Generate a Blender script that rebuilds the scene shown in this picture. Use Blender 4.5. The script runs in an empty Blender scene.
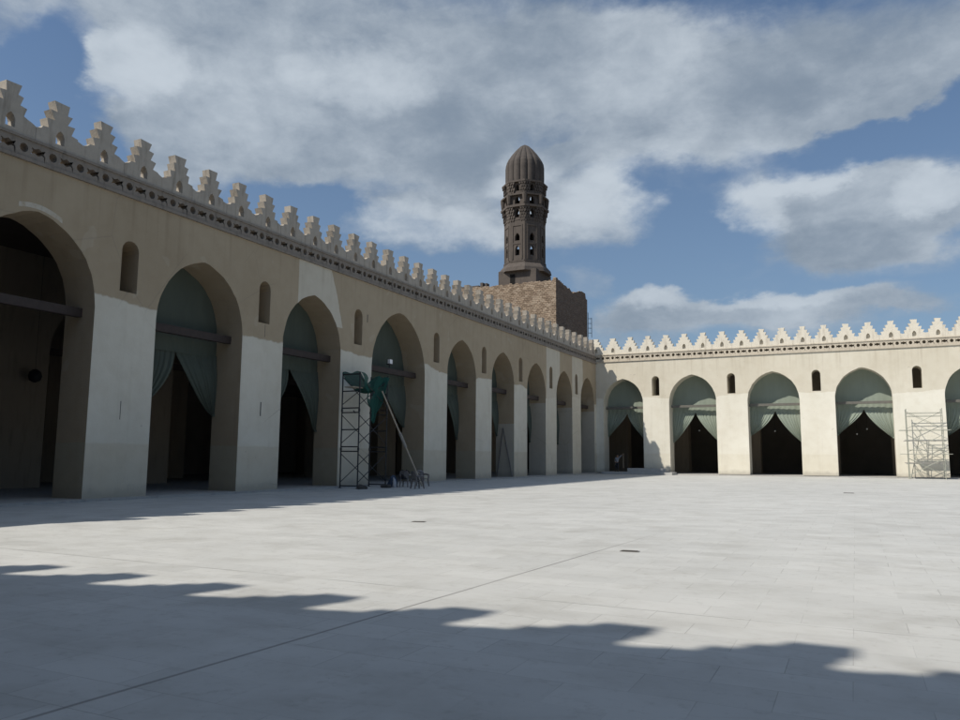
import bpy, bmesh, math, random
from mathutils import Vector, Matrix
from mathutils.geometry import tessellate_polygon
random.seed(7)
R = math.radians
scene = bpy.context.scene
COL = scene.collection

# ------------------------------------------------------------------ dimensions
D = 79.2            # far wall front plane (Y)
TL, TF = 1.62, 1.9  # wall thicknesses (left, far)
ZC = 11.5           # top of plain wall
ZT = 14.04          # merlon tips
SUN = Vector((-.58, -.72, 1.0)).normalized()
YB = -2.2           # front plane of the wall behind the camera

# ------------------------------------------------------------------ object helpers
def link(o, parent=None):
    COL.objects.link(o)
    if parent: o.parent = parent
    return o
def tag(o, label=None, cat=None, group=None, kind=None):
    if label: o['label'] = label
    if cat: o['category'] = cat
    if group: o['group'] = group
    if kind: o['kind'] = kind
    return o
def empty(name, label, cat, loc=(0, 0, 0), rz=0, group=None):
    o = bpy.data.objects.new(name, None); o.empty_display_size = .3
    o.location = loc; o.rotation_euler = (0, 0, rz)
    link(o); return tag(o, label, cat, group)
def obj(name, bm, mat, parent=None, smooth=False, weld=True):
    if weld: bmesh.ops.remove_doubles(bm, verts=bm.verts, dist=1e-5)
    bmesh.ops.recalc_face_normals(bm, faces=bm.faces)
    me = bpy.data.meshes.new(name); bm.to_mesh(me); bm.free()
    if mat: me.materials.append(mat)
    if smooth:
        for p in me.polygons: p.use_smooth = True
    return link(bpy.data.objects.new(name, me), parent)
def mesh_obj(name, me, parent=None, loc=(0, 0, 0), rz=0):
    o = bpy.data.objects.new(name, me); o.location = loc; o.rotation_euler = (0, 0, rz)
    return link(o, parent)
def B(): return bmesh.new()
def box(bm, x0, x1, y0, y1, z0, z1):
    v = [bm.verts.new((x, y, z)) for x in (x0, x1) for y in (y0, y1) for z in (z0, z1)]
    for f in ((0,1,3,2),(4,6,7,5),(0,4,5,1),(2,3,7,6),(0,2,6,4),(1,5,7,3)): bm.faces.new([v[i] for i in f])
def tube(bm, p, q, r0, r1=None, n=8):
    p, q = Vector(p), Vector(q); r1 = r0 if r1 is None else r1
    d = (q - p).normalized(); a = d.orthogonal().normalized(); b = d.cross(a)
    A = []; Bv = []
    for i in range(n):
        t = 2*math.pi*i/n; o = a*math.cos(t) + b*math.sin(t)
        A.append(bm.verts.new(p + o*r0)); Bv.append(bm.verts.new(q + o*r1))
    for i in range(n): bm.faces.new((A[i], A[(i+1) % n], Bv[(i+1) % n], Bv[i]))
    bm.faces.new(A[::-1]); bm.faces.new(Bv)
def path_tube(bm, pts, r, n=8):
    for a, b in zip(pts, pts[1:]): tube(bm, a, b, r, r, n)
def lathe(bm, prof, n, c=(0, 0), fn=None):
    rings = []
    for r, z in prof:
        ring = []
        for i in range(n):
            t = 2*math.pi*i/n; rr = fn(r, z, t) if fn else r
            ring.append(bm.verts.new((c[0] + rr*math.cos(t), c[1] + rr*math.sin(t), z)))
        rings.append(ring)
    for a, b in zip(rings, rings[1:]):
        for i in range(n): bm.faces.new((a[i], a[(i+1) % n], b[(i+1) % n], b[i]))
    bm.faces.new(rings[0][::-1]); bm.faces.new(rings[-1])
def prism(bm, outer, holes, fn, d0, d1):
    """polygon with holes in (a,b) extruded from d0 to d1; fn(a,b,d)->point"""
    loops = [outer] + list(holes)
    tris = tessellate_polygon([[Vector((a, b, 0)) for a, b in L] for L in loops])
    flat = [p for L in loops for p in L]
    v0 = [bm.verts.new(fn(a, b, d0)) for a, b in flat]
    v1 = [bm.verts.new(fn(a, b, d1)) for a, b in flat]
    for t in tris:
        if len(set(t)) == 3:
            for vs in (v0, v1):
                try: bm.faces.new([vs[i] for i in t])
                except ValueError: pass
    k = 0
    for L in loops:
        n = len(L)
        for i in range(n):
            j = (i+1) % n
            bm.faces.new((v0[k+i], v0[k+j], v1[k+j], v1[k+i]))
        k += n

# ------------------------------------------------------------------ node helpers
class NT:
    def __init__(s, nt): s.nt = nt
    def new(s, t, **kw):
        n = s.nt.nodes.new(t)
        for k, v in kw.items(): setattr(n, k, v)
        return n
    def plug(s, sock, v):
        if isinstance(v, S): s.nt.links.new(v.k, sock)
        elif hasattr(v, 'is_output'): s.nt.links.new(v, sock)
        elif v is not None: sock.default_value = v
    def m(s, op, a, b=None, c=None, clamp=False):
        n = s.new('ShaderNodeMath', operation=op, use_clamp=clamp)
        s.plug(n.inputs[0], a)
        if b is not None: s.plug(n.inputs[1], b)
        if c is not None: s.plug(n.inputs[2], c)
        return S(s, n.outputs[0])
    def smooth(s, x, a, b, lo=0., hi=1.):
        n = s.new('ShaderNodeMapRange', interpolation_type='SMOOTHSTEP')
        s.plug(n.inputs[0], x); n.inputs[1].default_value = a; n.inputs[2].default_value = b
        n.inputs[3].default_value = lo; n.inputs[4].default_value = hi
        return S(s, n.outputs[0])
    def noise(s, vec, scale, detail=4, rough=.55, dist=0):
        n = s.new('ShaderNodeTexNoise'); s.plug(n.inputs['Vector'], vec)
        n.inputs['Scale'].default_value = scale; n.inputs['Detail'].default_value = detail
        n.inputs['Roughness'].default_value = rough; n.inputs['Distortion'].default_value = dist
        return S(s, n.outputs[0])
    def mix(s, f, a, b, mode='MIX'):
        n = s.new('ShaderNodeMix', data_type='RGBA', blend_type=mode)
        s.plug(n.inputs[0], f); s.plug(n.inputs[6], c4(a)); s.plug(n.inputs[7], c4(b))
        return n.outputs[2]
    def scalevec(s, vec, sc):
        n = s.new('ShaderNodeVectorMath', operation='MULTIPLY'); s.plug(n.inputs[0], vec); n.inputs[1].default_value = sc
        return n.outputs[0]
    def sep(s, vec):
        n = s.new('ShaderNodeSeparateXYZ'); s.plug(n.inputs[0], vec)
        return [S(s, o) for o in n.outputs]
    def comb(s, x, y, z):
        n = s.new('ShaderNodeCombineXYZ')
        for i, v in enumerate((x, y, z)): s.plug(n.inputs[i], v)
        return n.outputs[0]
def c4(c):
    return (*c, 1.) if isinstance(c, (tuple, list)) and len(c) == 3 else c
class S:
    def __init__(s, t, k): s.t, s.k = t, k
    def __add__(s, o): return s.t.m('ADD', s, o)
    __radd__ = __add__
    def __sub__(s, o): return s.t.m('SUBTRACT', s, o)
    def __rsub__(s, o): return s.t.m('SUBTRACT', o, s)
    def __mul__(s, o): return s.t.m('MULTIPLY', s, o)
    __rmul__ = __mul__
    def lt(s, o): return s.t.m('LESS_THAN', s, o)
    def gt(s, o): return s.t.m('GREATER_THAN', s, o)
    def clamp(s): return s.t.m('ADD', s, 0., clamp=True)

def new_mat(name):
    m = bpy.data.materials.new(name); m.use_nodes = True
    nt = m.node_tree; b = nt.nodes['Principled BSDF']
    return m, NT(nt), b
def pos_of(t): return t.new('ShaderNodeNewGeometry').outputs['Position']
def bump(t, b, h, strength=.3, dist=.02):
    n = t.new('ShaderNodeBump'); n.inputs['Strength'].default_value = strength; n.inputs['Distance'].default_value = dist
    t.plug(n.inputs['Height'], h); t.nt.links.new(n.outputs[0], b.inputs['Normal'])
def simple(name, col, rough=.8, metal=0., var=.25, scale=6., bumpd=0.):
    m, t, b = new_mat(name)
    oc = t.new('ShaderNodeTexCoord').outputs['Object']
    n = t.noise(oc, scale, 5)
    c = t.mix(n, tuple(x*(1-var) for x in col), tuple(min(1, x*(1+var)) for x in col))
    t.plug(b.inputs['Base Color'], c); b.inputs['Roughness'].default_value = rough; b.inputs['Metallic'].default_value = metal
    if bumpd: bump(t, b, t.noise(oc, scale*4, 6), .5, bumpd)
    return m

# ------------------------------------------------------------------ materials
def plaster(name, far):
    m, t, b = new_mat(name)
    P = pos_of(t); x, y, z = t.sep(P)
    nx, ny, nz = t.sep(t.new('ShaderNodeNewGeometry').outputs['True Normal'])
    big = t.noise(P, .35, 4); mid = t.noise(P, 1.6, 6, .6); fine = t.noise(P, 11, 5, .65)
    streak = t.noise(t.scalevec(P, (1.3, 1.3, .12)), 1.2, 5, .6)
    wob = (t.noise(P, .55, 4, .6) - .5)*1.1 + (t.noise(P, 4., 4) - .5)*.16
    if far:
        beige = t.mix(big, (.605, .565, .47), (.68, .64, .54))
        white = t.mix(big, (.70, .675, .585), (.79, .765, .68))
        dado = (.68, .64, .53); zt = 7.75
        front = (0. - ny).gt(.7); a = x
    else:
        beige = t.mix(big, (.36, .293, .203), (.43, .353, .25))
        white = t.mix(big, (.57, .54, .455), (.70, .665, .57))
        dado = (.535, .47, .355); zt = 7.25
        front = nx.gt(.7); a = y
    # broad stepped jog of the whitewash edge from pier to pier
    jog = (t.noise(t.comb(a*.13, 3.3, 0.), 1., 1) - .5)*1.3
    edge = z + wob*.55 + jog
    low = t.m('MULTIPLY', t.smooth(edge, zt+.05, zt-.05), front)
    col = t.mix(low, beige, white)
    d = t.m('MULTIPLY', t.smooth(z + (mid - .5)*.2, 2.05, 1.95), front)
    col = t.mix(d*.55, col, dado)
    if not far:
        # paler replastered bands
        rb = y - (11.4 - z)*.36 + wob*.25
        band = t.m('MULTIPLY', t.m('MULTIPLY', (y + wob*.1).gt(30.2), rb.lt(32.95)), z.gt(8.5))
        b2 = t.m('MULTIPLY', (y + wob*.15).gt(64.6), (y + wob*.15).lt(68.1))
        b3 = t.m('MULTIPLY', (y + wob*.15).gt(71.6), (y + wob*.15).lt(74.8))
        bands = t.m('MULTIPLY', t.m('MAXIMUM', band, t.m('MAXIMUM', b2, b3)), front)
        col = t.mix(bands*.8, col, (.60, .565, .475))
        rp = t.m('ABSOLUTE', z - 10.06 + (y - 16.3)*(y - 16.3)*.25 + wob*.06).lt(.085)
        rp = t.m('MULTIPLY', t.m('MULTIPLY', rp, t.m('MULTIPLY', y.gt(15.7), y.lt(17.3))), front)
        rp = t.m('MULTIPLY', rp, t.smooth(mid, .36, .56))
        col = t.mix(rp*.7, col, (.62, .60, .53))
        # reveals: darker ochre with grey dado, the far ones whitewashed
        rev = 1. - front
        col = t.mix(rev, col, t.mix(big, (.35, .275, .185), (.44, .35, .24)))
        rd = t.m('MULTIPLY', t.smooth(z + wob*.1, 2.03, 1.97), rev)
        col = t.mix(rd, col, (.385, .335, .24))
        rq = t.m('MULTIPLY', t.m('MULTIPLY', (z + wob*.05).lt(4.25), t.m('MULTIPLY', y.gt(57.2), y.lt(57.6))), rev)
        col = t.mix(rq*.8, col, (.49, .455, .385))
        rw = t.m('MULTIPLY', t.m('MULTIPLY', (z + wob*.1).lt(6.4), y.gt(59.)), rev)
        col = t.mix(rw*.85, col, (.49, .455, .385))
    col = t.mix(t.smooth(mid, .35, .75)*.28, col, t.mix(1., col, (.78, .74, .68), 'MULTIPLY'))
    col = t.mix(t.smooth(streak, .5, .8)*.35, col, t.mix(1., col, (.72, .70, .66), 'MULTIPLY'))
    lowf = t.noise(P, .16, 3, .5)
    col = t.mix(t.smooth(lowf, .42, .7)*.35, col, t.mix(1., col, (.80, .77, .72), 'MULTIPLY'))
    rain = t.m('MULTIPLY', t.smooth(t.noise(t.scalevec(P, (3., 3., .10)), 1., 4, .6), .5, .72), t.smooth(z, 9.2, 11.4))
    col = t.mix(rain*.4, col, t.mix(1., col, (.66, .62, .57), 'MULTIPLY'))
    vo = t.new('ShaderNodeTexVoronoi', feature='DISTANCE_TO_EDGE'); t.plug(vo.inputs['Vector'], t.scalevec(P, (1., 1., .7))); vo.inputs['Scale'].default_value = .42
    crack = t.m('MULTIPLY', t.smooth(S(t, vo.outputs['Distance']) + (fine - .5)*.03, .012, .0), t.smooth(lowf, .5, .6))
    col = t.mix(crack*(0. if far else .3), col, (.20, .17, .14))
    # fresh filler patches and grime near the ground
    patch = t.smooth(t.noise(P, .9, 2, .4, .4), .66, .69)
    col = t.mix(patch*.09, col, (.66, .63, .55))
    grime = t.smooth(z + (mid-.5)*.9, .55, .05)
    col = t.mix(grime*.4, col, (.22, .20, .17))
    spots = t.smooth(t.noise(P, 3.1, 2, .5), .74, .78)
    col = t.mix(spots*.35, col, (.24, .21, .17))
    t.plug(b.inputs['Base Color'], col); b.inputs['Roughness'].default_value = .92
    bump(t, b, fine*.6 + mid*.9, .45, .03)
    return m
M = {}
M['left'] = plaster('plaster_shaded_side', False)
M['far'] = plaster('plaster_far_side', True)

def stone(name, c0, c1, dark, sc=2.5):
    m, t, b = new_mat(name)
    P = pos_of(t)
    a = t.noise(P, sc, 6, .6); f = t.noise(P, sc*6, 5, .6)
    st = t.noise(t.scalevec(P, (2.2, 2.2, .35)), 1.6, 5, .6)
    col = t.mix(a, c0, c1)
    col = t.mix(t.smooth(st, .48, .75)*.7, col, dark)
    col = t.mix(t.smooth(f, .6, .8)*.4, col, dark)
    t.plug(b.inputs['Base Color'], col); b.inputs['Roughness'].default_value = .93
    bump(t, b, a + f*.5, .6, .03)
    return m
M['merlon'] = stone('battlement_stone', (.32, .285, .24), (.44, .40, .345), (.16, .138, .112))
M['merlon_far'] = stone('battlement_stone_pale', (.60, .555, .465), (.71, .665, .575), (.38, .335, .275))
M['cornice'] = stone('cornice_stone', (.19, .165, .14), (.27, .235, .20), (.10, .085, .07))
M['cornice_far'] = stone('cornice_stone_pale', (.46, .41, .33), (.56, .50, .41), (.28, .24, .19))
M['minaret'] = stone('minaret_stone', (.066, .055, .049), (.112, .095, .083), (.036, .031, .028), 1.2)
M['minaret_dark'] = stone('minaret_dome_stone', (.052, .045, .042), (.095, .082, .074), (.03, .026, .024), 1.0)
M['inner'] = stone('inner_plaster', (.24, .195, .15), (.31, .255, .195), (.19, .155, .12), .5)
M['hall'] = simple('hall_plaster', (.24, .21, .18), .95, 0, .3, .6)
M['roof'] = simple('roof_timber', (.09, .068, .052), .9, 0, .3, 2)
M['beam'] = simple('beam_wood', (.040, .028, .024), .75, 0, .45, 5, .01)
M['beam_grey'] = simple('grey_beam_wood', (.13, .125, .11), .85, 0, .35, 5, .01)  # greyer, lighter wood tone for the far beams
M['ledge'] = stone('ledge_stone', (.34, .335, .32), (.42, .41, .39), (.24, .235, .225), 1.2)
M['steel'] = simple('scaffold_dark_steel', (.035, .037, .042), .55, .4, .4, 8)
M['galv'] = simple('scaffold_green_grey_steel', (.33, .34, .29), .55, .15, .35, 8)
M['plank'] = simple('scaffold_plank', (.30, .28, .25), .85, 0, .35, 6)
M['palewood'] = simple('pale_wood', (.42, .36, .28), .8, 0, .3, 8)
M['plastic'] = simple('grey_brown_plastic', (.17, .155, .15), .5, 0, .15, 10)
M['black'] = simple('black_cloth', (.015, .016, .02), .7, 0, .3, 10)
M['bluebag'] = simple('blue_bag', (.03, .055, .10), .6, 0, .4, 10)
M['whitebag'] = simple('white_bag', (.45, .46, .48), .6, 0, .2, 14)
M['white'] = simple('white_glass', (.75, .76, .78), .3, 0, .05, 10)
M['grate'] = simple('drain_iron', (.17, .165, .155), .7, .3, .3, 20)
M['slab'] = simple('loose_slab', (.42, .42, .41), .85, 0, .2, 5, .01)
M['skin'] = simple('skin', (.30, .18, .12), .6, 0, .1, 10)
M['shirt'] = simple('grey_shirt', (.26, .27, .30), .9, 0, .2, 8)
M['trousers'] = simple('dark_trousers', (.025, .027, .034), .9, 0, .2, 8)
M['hair'] = simple('black_hair', (.012, .010, .009), .7, 0, .2, 20)
M['shoe'] = simple('dark_shoe', (.02, .017, .015), .6, 0, .2, 20)
M['void'] = simple('black_void', (.004, .004, .004), 1., 0, .1, 10)
M['rag'] = simple('dark_rag', (.07, .065, .06), .95, 0, .4, 12)

def brick_mat():
    m, t, b = new_mat('bastion_brickwork')
    P = pos_of(t); x, y, z = t.sep(P)
    w1 = (t.noise(P, 1.3, 4) - .5)*.8; w2 = (t.noise(t.scalevec(P, (1, 1, 2.)), .8, 3) - .5)*.5
    u = t.comb(x + y + w1, z + w2*.8, 0.)
    br = t.new('ShaderNodeTexBrick'); t.plug(br.inputs['Vector'], u)
    br.inputs['Scale'].default_value = 1; br.inputs['Brick Width'].default_value = .50; br.inputs['Row Height'].default_value = .25
    br.inputs['Mortar Size'].default_value = .032; br.inputs['Mortar Smooth'].default_value = .5; br.inputs['Bias'].default_value = 0.
    br.inputs['Color1'].default_value = (.185, .135, .095, 1); br.inputs['Color2'].default_value = (.37, .285, .21, 1)
    br.inputs['Mortar'].default_value = (.11, .078, .052, 1)
    n = t.noise(P, .5, 6, .65); f = t.noise(P, 2.6, 5, .65)
    vor = t.new('ShaderNodeTexVoronoi'); t.plug(vor.inputs['Vector'], t.scalevec(P, (1.9, 1.9, 3.2))); vor.inputs['Scale'].default_value = 1.
    vc = t.sep(vor.outputs['Color'])[0]
    col = t.mix(t.smooth(n, .42, .68)*.65, br.outputs[0], (.20, .148, .108))
    col = t.mix(t.smooth(vc, .5, .9)*.6, col, (.41, .335, .26))
    col = t.mix(t.smooth(f, .56, .72)*.5, col, (.36, .285, .215))
    col = t.mix(t.smooth(f, .46, .32)*.5, col, (.12, .085, .06))
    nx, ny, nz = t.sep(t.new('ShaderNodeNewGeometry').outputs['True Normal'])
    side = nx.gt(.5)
    col = t.mix(side*.7, col, t.mix(n, (.085, .06, .048), (.15, .105, .08)))  # face turned from the sun painted darker, its shade put into the colour
    t.plug(b.inputs['Base Color'], col); b.inputs['Roughness'].default_value = .95
    bump(t, b, S(t, br.outputs[1])*-.8 + n*.8 + f*.6, .9, .08)
    return m
M['brick'] = brick_mat()

def paving():
    m, t, b = new_mat('marble_paving')
    P = pos_of(t); x, y, z = t.sep(P)
    def bricks(vec, w, h, mort, off=.5):
        br = t.new('ShaderNodeTexBrick'); t.plug(br.inputs['Vector'], vec); br.offset = off
        br.inputs['Scale'].default_value = 1; br.inputs['Brick Width'].default_value = w; br.inputs['Row Height'].default_value = h
        br.inputs['Mortar Size'].default_value = mort; br.inputs['Mortar Smooth'].default_value = .6; br.inputs['Bias'].default_value = 0.
        br.inputs['Color1'].default_value = (0, 0, 0, 1); br.inputs['Color2'].default_value = (1, 1, 1, 1); br.inputs['Mortar'].default_value = (.5, .5, .5, 1)
        return S(t, br.outputs[0]), S(t, br.outputs[1])
    slab, mort = bricks(t.comb(x + y*.006, y, 0.), .98, .52, .0045)
    slab = t.m('MULTIPLY', slab, 1.)
    big = t.noise(P, .11, 5, .6); mid = t.noise(P, .9, 6, .62); fine = t.noise(P, 7., 6, .65); speck = t.noise(P, 26., 3, .6)
    vein = t.noise(t.scalevec(P, (.5, 1.3, 1)), 1.4, 6, .6, .8)
    col = t.mix(slab, (.49, .495, .482), (.545, .55, .535))
    col = t.mix(t.smooth(big, .35, .65)*.5, col, t.mix(1., col, (.86, .86, .86), 'MULTIPLY'))
    col = t.mix(t.smooth(mid, .42, .72)*.6, col, t.mix(1., col, (.78, .77, .75), 'MULTIPLY'))
    scuff = t.smooth(t.noise(t.scalevec(P, (.9, 2.2, 1.)), 2.6, 7, .7, .6), .52, .72)
    col = t.mix(scuff*.32, col, (.34, .33, .31))
    stain = t.smooth(t.noise(P, .38, 5, .6, 1.2), .58, .70)
    col = t.mix(stain*.30, col, (.33, .325, .31))
    col = t.mix(t.smooth(vein, .55, .75)*.30, col, (.50, .50, .485))
    dirt = t.smooth(fine, .54, .76)*.38
    col = t.mix(dirt, col, (.27, .26, .24))
    col = t.mix(t.smooth(speck, .70, .76)*.5, col, (.20, .19, .175))
    fade = t.noise(P, .5, 4, .6)
    col = t.mix(mort*t.smooth(fade, .32, .6)*.75, col, (.235, .23, .222))
    # long construction joints
    def joint(d, w):
        return t.smooth(t.m('ABSOLUTE', d), w, w*.3)
    j1 = joint(x - 20.04 - y*.05 + (mid-.5)*.02, .03)
    j2 = joint(y - 9.05 + x*.012 + (mid-.5)*.05, .022)
    j3 = joint(y - 31. + (mid-.5)*.05, .03)
    j4 = joint(x - 33. + (mid-.5)*.03, .03)
    j1 = j1*t.smooth(y, 19., 12.)
    j = t.m('MAXIMUM', t.m('MAXIMUM', j1, j2*t.smooth(fade, .3, .6)), t.m('MAXIMUM', j3*.6, j4*.6))
    col = t.mix(j*.7, col, (.165, .16, .155))
    # chalky mason dust
    dust = t.smooth(t.noise(t.scalevec(P, (.6, 1., 1.)), .16, 4, .55), .55, .72)
    col = t.mix(dust*.35, col, (.54, .54, .525))
    t.plug(b.inputs['Base Color'], col)
    r = t.m('ADD', t.m('MULTIPLY', mid, .25), .55); t.plug(b.inputs['Roughness'], r)
    b.inputs['Specular IOR Level'].default_value = .3
    bump(t, b, mort*-.6 + j*-1. + fine*.15 + slab*.12, .5, .006)
    return m
M['paving'] = paving()
M['earth'] = simple('dusty_earth', (.30, .26, .20), .95, 0, .3, .05)

def cloth_mat(name, c0, c1, trans=.35, see=.06):
    m, t, b = new_mat(name)
    nt = m.node_tree; nt.nodes.remove(b); out = nt.nodes['Material Output']
    oc = pos_of(t)
    n = t.noise(t.scalevec(oc, (1, 1, .25)), 2.2, 5, .6)
    weave = t.noise(oc, 60, 2)
    col = t.mix(n, c0, c1)
    d = t.new('ShaderNodeBsdfDiffuse'); tr = t.new('ShaderNodeBsdfTranslucent'); tp = t.new('ShaderNodeBsdfTransparent')
    t.plug(d.inputs[0], col); t.plug(tr.inputs[0], col)
    m1 = t.new('ShaderNodeMixShader'); m1.inputs[0].default_value = trans
    nt.links.new(d.outputs[0], m1.inputs[1]); nt.links.new(tr.outputs[0], m1.inputs[2])
    m2 = t.new('ShaderNodeMixShader'); t.plug(m2.inputs[0], weave*see*2.)
    nt.links.new(m1.outputs[0], m2.inputs[1]); nt.links.new(tp.outputs[0], m2.inputs[2])
    nt.links.new(m2.outputs[0], out.inputs[0])
    return m
M['curtain'] = cloth_mat('sheer_green_cloth_shaded', (.115, .136, .114), (.17, .197, .166))  # darker copy for the shaded arches, their shade put into the colour
M['curtain_far'] = cloth_mat('sheer_green_cloth_lit', (.33, .385, .32), (.43, .49, .42))  # same cloth made paler for the sunlit arches, light put into the colour
M['net'] = cloth_mat('dark_green_net', (.022, .085, .072), (.042, .13, .11), .3, .12)

# ------------------------------------------------------------------ arcades
KP = .21
def arch_pts(c, w, z_apex, n=14):
    """pointed two-centred arch from right spring over the apex to the left spring"""
    k = KP*w; r = w + k; h = math.sqrt(r*r - k*k); s = z_apex - h
    th = math.acos(k/r)
    right = [(c - k + r*math.cos(th*i/n), s + r*math.sin(th*i/n)) for i in range(n+1)]
    left = [(2*c - a, b_) for a, b_ in right[:-1]][::-1]
    return right + left
def arch_half(dz_apex, w, z_apex, z):
    k = KP*w; r = w + k; h = math.sqrt(r*r - k*k); s = z_apex - h
    if z <= s: return w
    return max(.0, math.sqrt(max(0, r*r - (z - s)**2)) - k)
def wall_outline(a0, a1, zt, arches, zb=-.12):
    """arches: list of (left, right, apex) openings down to the ground"""
    out = [(a0, zt), (a0, zb)]
    for l, r, za in sorted(arches):
        c, w = (l+r)/2, (r-l)/2
        jr = random.Random(int(l*100)); ap = [(a + jr.uniform(-.018, .018), b_ + jr.uniform(-.018, .018)) for a, b_ in arch_pts(c, w, za)[::-1]]
        out += [(l, zb)] + ap + [(r, zb)]
    out += [(a1, zb), (a1, zt)]
    return out
def window_hole(c, hw, z0, z1, n=8):
    s = z1 - hw*1.05
    return [(c-hw, z0), (c+hw, z0)] + [(c + hw*math.cos(math.pi*i/n), s + hw*1.05*math.sin(math.pi*i/n)) for i in range(n+1)]
def merlon_outline(half, slim=False):
    e = half - .004
    R_ = [(e, 12.33), (e, 12.79), (.72, 12.83), (.80, 13.10), (.53, 13.12), (.61, 13.40), (.36, 13.42), (.43, 13.71), (.205, 13.73), (.28, ZT)]
    if slim: R_ = [(e, 12.33), (e, 12.84), (.70, 12.90), (.66, 12.98), (.42, 13.02), (.525, 13.335), (.285, 13.36), (.39, 13.69), (.205, 13.71), (.285, ZT)]
    return R_ + [(-a, b_) for a, b_ in R_[::-1]]
MER_HOLE = [(-.165, 12.52), (.165, 12.52), (.165, 12.79), (.10, 12.94), (0, 13.03), (-.10, 12.94), (-.165, 12.79)]
def merlon_mesh(name, half, fn, mat, seed, slim, blind):
    rnd = random.Random(seed); j = lambda: rnd.uniform(-.045, .04)
    bm = B()
    ol = [(a + (j() if abs(a) < half-.05 else 0), b_ + (j()*.6 if abs(a) < half-.05 else 0)) for a, b_ in merlon_outline(half, slim)]
    prism(bm, ol, [MER_HOLE], fn, 0, .40)
    if blind: prism(bm, [(-.20, 12.48), (.20, 12.48), (.20, 13.06), (-.20, 13.06)], [], fn, .26, .39)
    bmesh.ops.remove_doubles(bm, verts=bm.verts, dist=1e-5); bmesh.ops.recalc_face_normals(bm, faces=bm.faces)
    me = bpy.data.meshes.new(name); bm.to_mesh(me); bm.free(); me.materials.append(mat)
    return me

def build_arcade(root, fn, T, a0, a1, arches, piers, mat, mmat, cmat, mer0, mern, merstep, indiv=True, blind=False):
    """fn(a, b, d): a along the wall, b height, d depth behind the court face"""
    bm = B()
    wins = [window_hole(c, .385, 7.8, 9.82) for c in piers]
    prism(bm, wall_outline(a0, a1, ZC, arches), wins, fn, 0, T)
    obj('wall', bm, mat, root)
    # cornice: lower fillet, pierced band, upper fillet
    bm = B(); prism(bm, [(a0, ZC), (a1, ZC), (a1, 11.62), (a0, 11.62)], [], fn, -.10, .5)
    obj('string_course', bm, cmat, root)
    n = int((a1 - a0)/1.06)
    step = (a1 - a0)/n
    bm = B()
    for i in range(n):
        p = a0 + i*step; q = p + step; c = p + step*.28; e = p + step*.76
        circ = [(c + .15*math.cos(2*math.pi*k/10), 11.94 + .16*math.sin(2*math.pi*k/10)) for k in range(10)]
        bow = [(e-.26, 11.82), (e-.13, 11.87), (e, 11.80), (e+.13, 11.87), (e+.26, 11.82), (e+.20, 11.94), (e+.26, 12.06), (e+.13, 12.01), (e, 12.08), (e-.13, 12.01), (e-.26, 12.06), (e-.20, 11.94)]
        prism(bm, [(p, 11.62), (q, 11.62), (q, 12.24), (p, 12.24)], [circ, bow], fn, -.03, .46)
    if blind: prism(bm, [(a0, 11.62), (a1, 11.62), (a1, 12.24), (a0, 12.24)], [], fn, .47, .55)
    obj('pierced_cornice', bm, cmat, root, weld=False)
    bm = B(); prism(bm, [(a0, 12.24), (a1, 12.24), (a1, 12.33), (a0, 12.33)], [], fn, -.09, .55)
    obj('coping', bm, cmat, root)
    # battlements
    half = merstep/2
    if indiv:
        variants = [merlon_mesh('merlon', half, fn0(fn), mmat, s, not blind, blind) for s in range(6)]
        for i in range(mern):
            o = mesh_obj('merlon', variants[(i*5 + i//3) % 6], root)
            o.location = fn(mer0 + i*merstep, 0, .02 + random.uniform(-.012, .012))
            o.rotation_euler = (0, 0, random.uniform(-.006, .006))
    else:
        bm = B()
        for i in range(mern):
            c = mer0 + i*merstep
            prism(bm, [(c + a, b_) for a, b_ in merlon_outline(half, True)], [[(c + a, b_) for a, b_ in MER_HOLE]], fn, .02, .42)
        obj('battlement', bm, mmat, root)
def fn0(fn):
    o = Vector(fn(0, 0, 0))
    return lambda a, b_, d: Vector(fn(a, b_, d)) - o

# ---- shaded wall on the left
A_L = [(-1.3, 3.6, 9.82), (6.3, 11.1, 9.82), (13.96, 18.82, 9.9), (21.6, 26.43, 9.86), (29.18, 33.88, 9.86), (36.87, 42.95, 10.36),
       (45.98, 50.40, 9.82), (53.10, 57.38, 9.82), (60.11, 64.42, 9.74), (67.16, 71.53, 9.78), (74.13, 78.50, 9.78)]
P_L = [(a[1] + b_[0])/2 for a, b_ in zip(A_L, A_L[1:])]
P_L[P_L.index((33.88+36.87)/2)] = 35.47
fL = lambda a, b_, d: (-d, a, b_)
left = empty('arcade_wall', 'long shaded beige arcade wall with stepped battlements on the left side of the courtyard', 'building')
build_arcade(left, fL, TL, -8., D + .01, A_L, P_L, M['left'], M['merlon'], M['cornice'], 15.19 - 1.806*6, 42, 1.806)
# ---- sunlit wall at the far end
A_F = [(.80, 5.03, 9.66), (7.74, 12.40, 9.84), (15.38, 20.09, 9.84), (23.16, 27.93, 9.88), (32.02, 36.75, 9.88), (39.8, 44.5, 9.88), (47.5, 52.2, 9.88)]
P_F = [(a[1] + b_[0])/2 for a, b_ in zip(A_F, A_F[1:])]
fF = lambda a, b_, d: (a, D + d, b_)
far = empty('arcade_wall', 'sunlit cream arcade wall with pale stepped battlements closing the far end of the courtyard', 'building', (0, 0, .16))
build_arcade(far, fF, TF, -TL, 56., A_F, P_F, M['far'], M['merlon_far'], M['cornice_far'], .03, 29, 1.871, blind=True)
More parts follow.
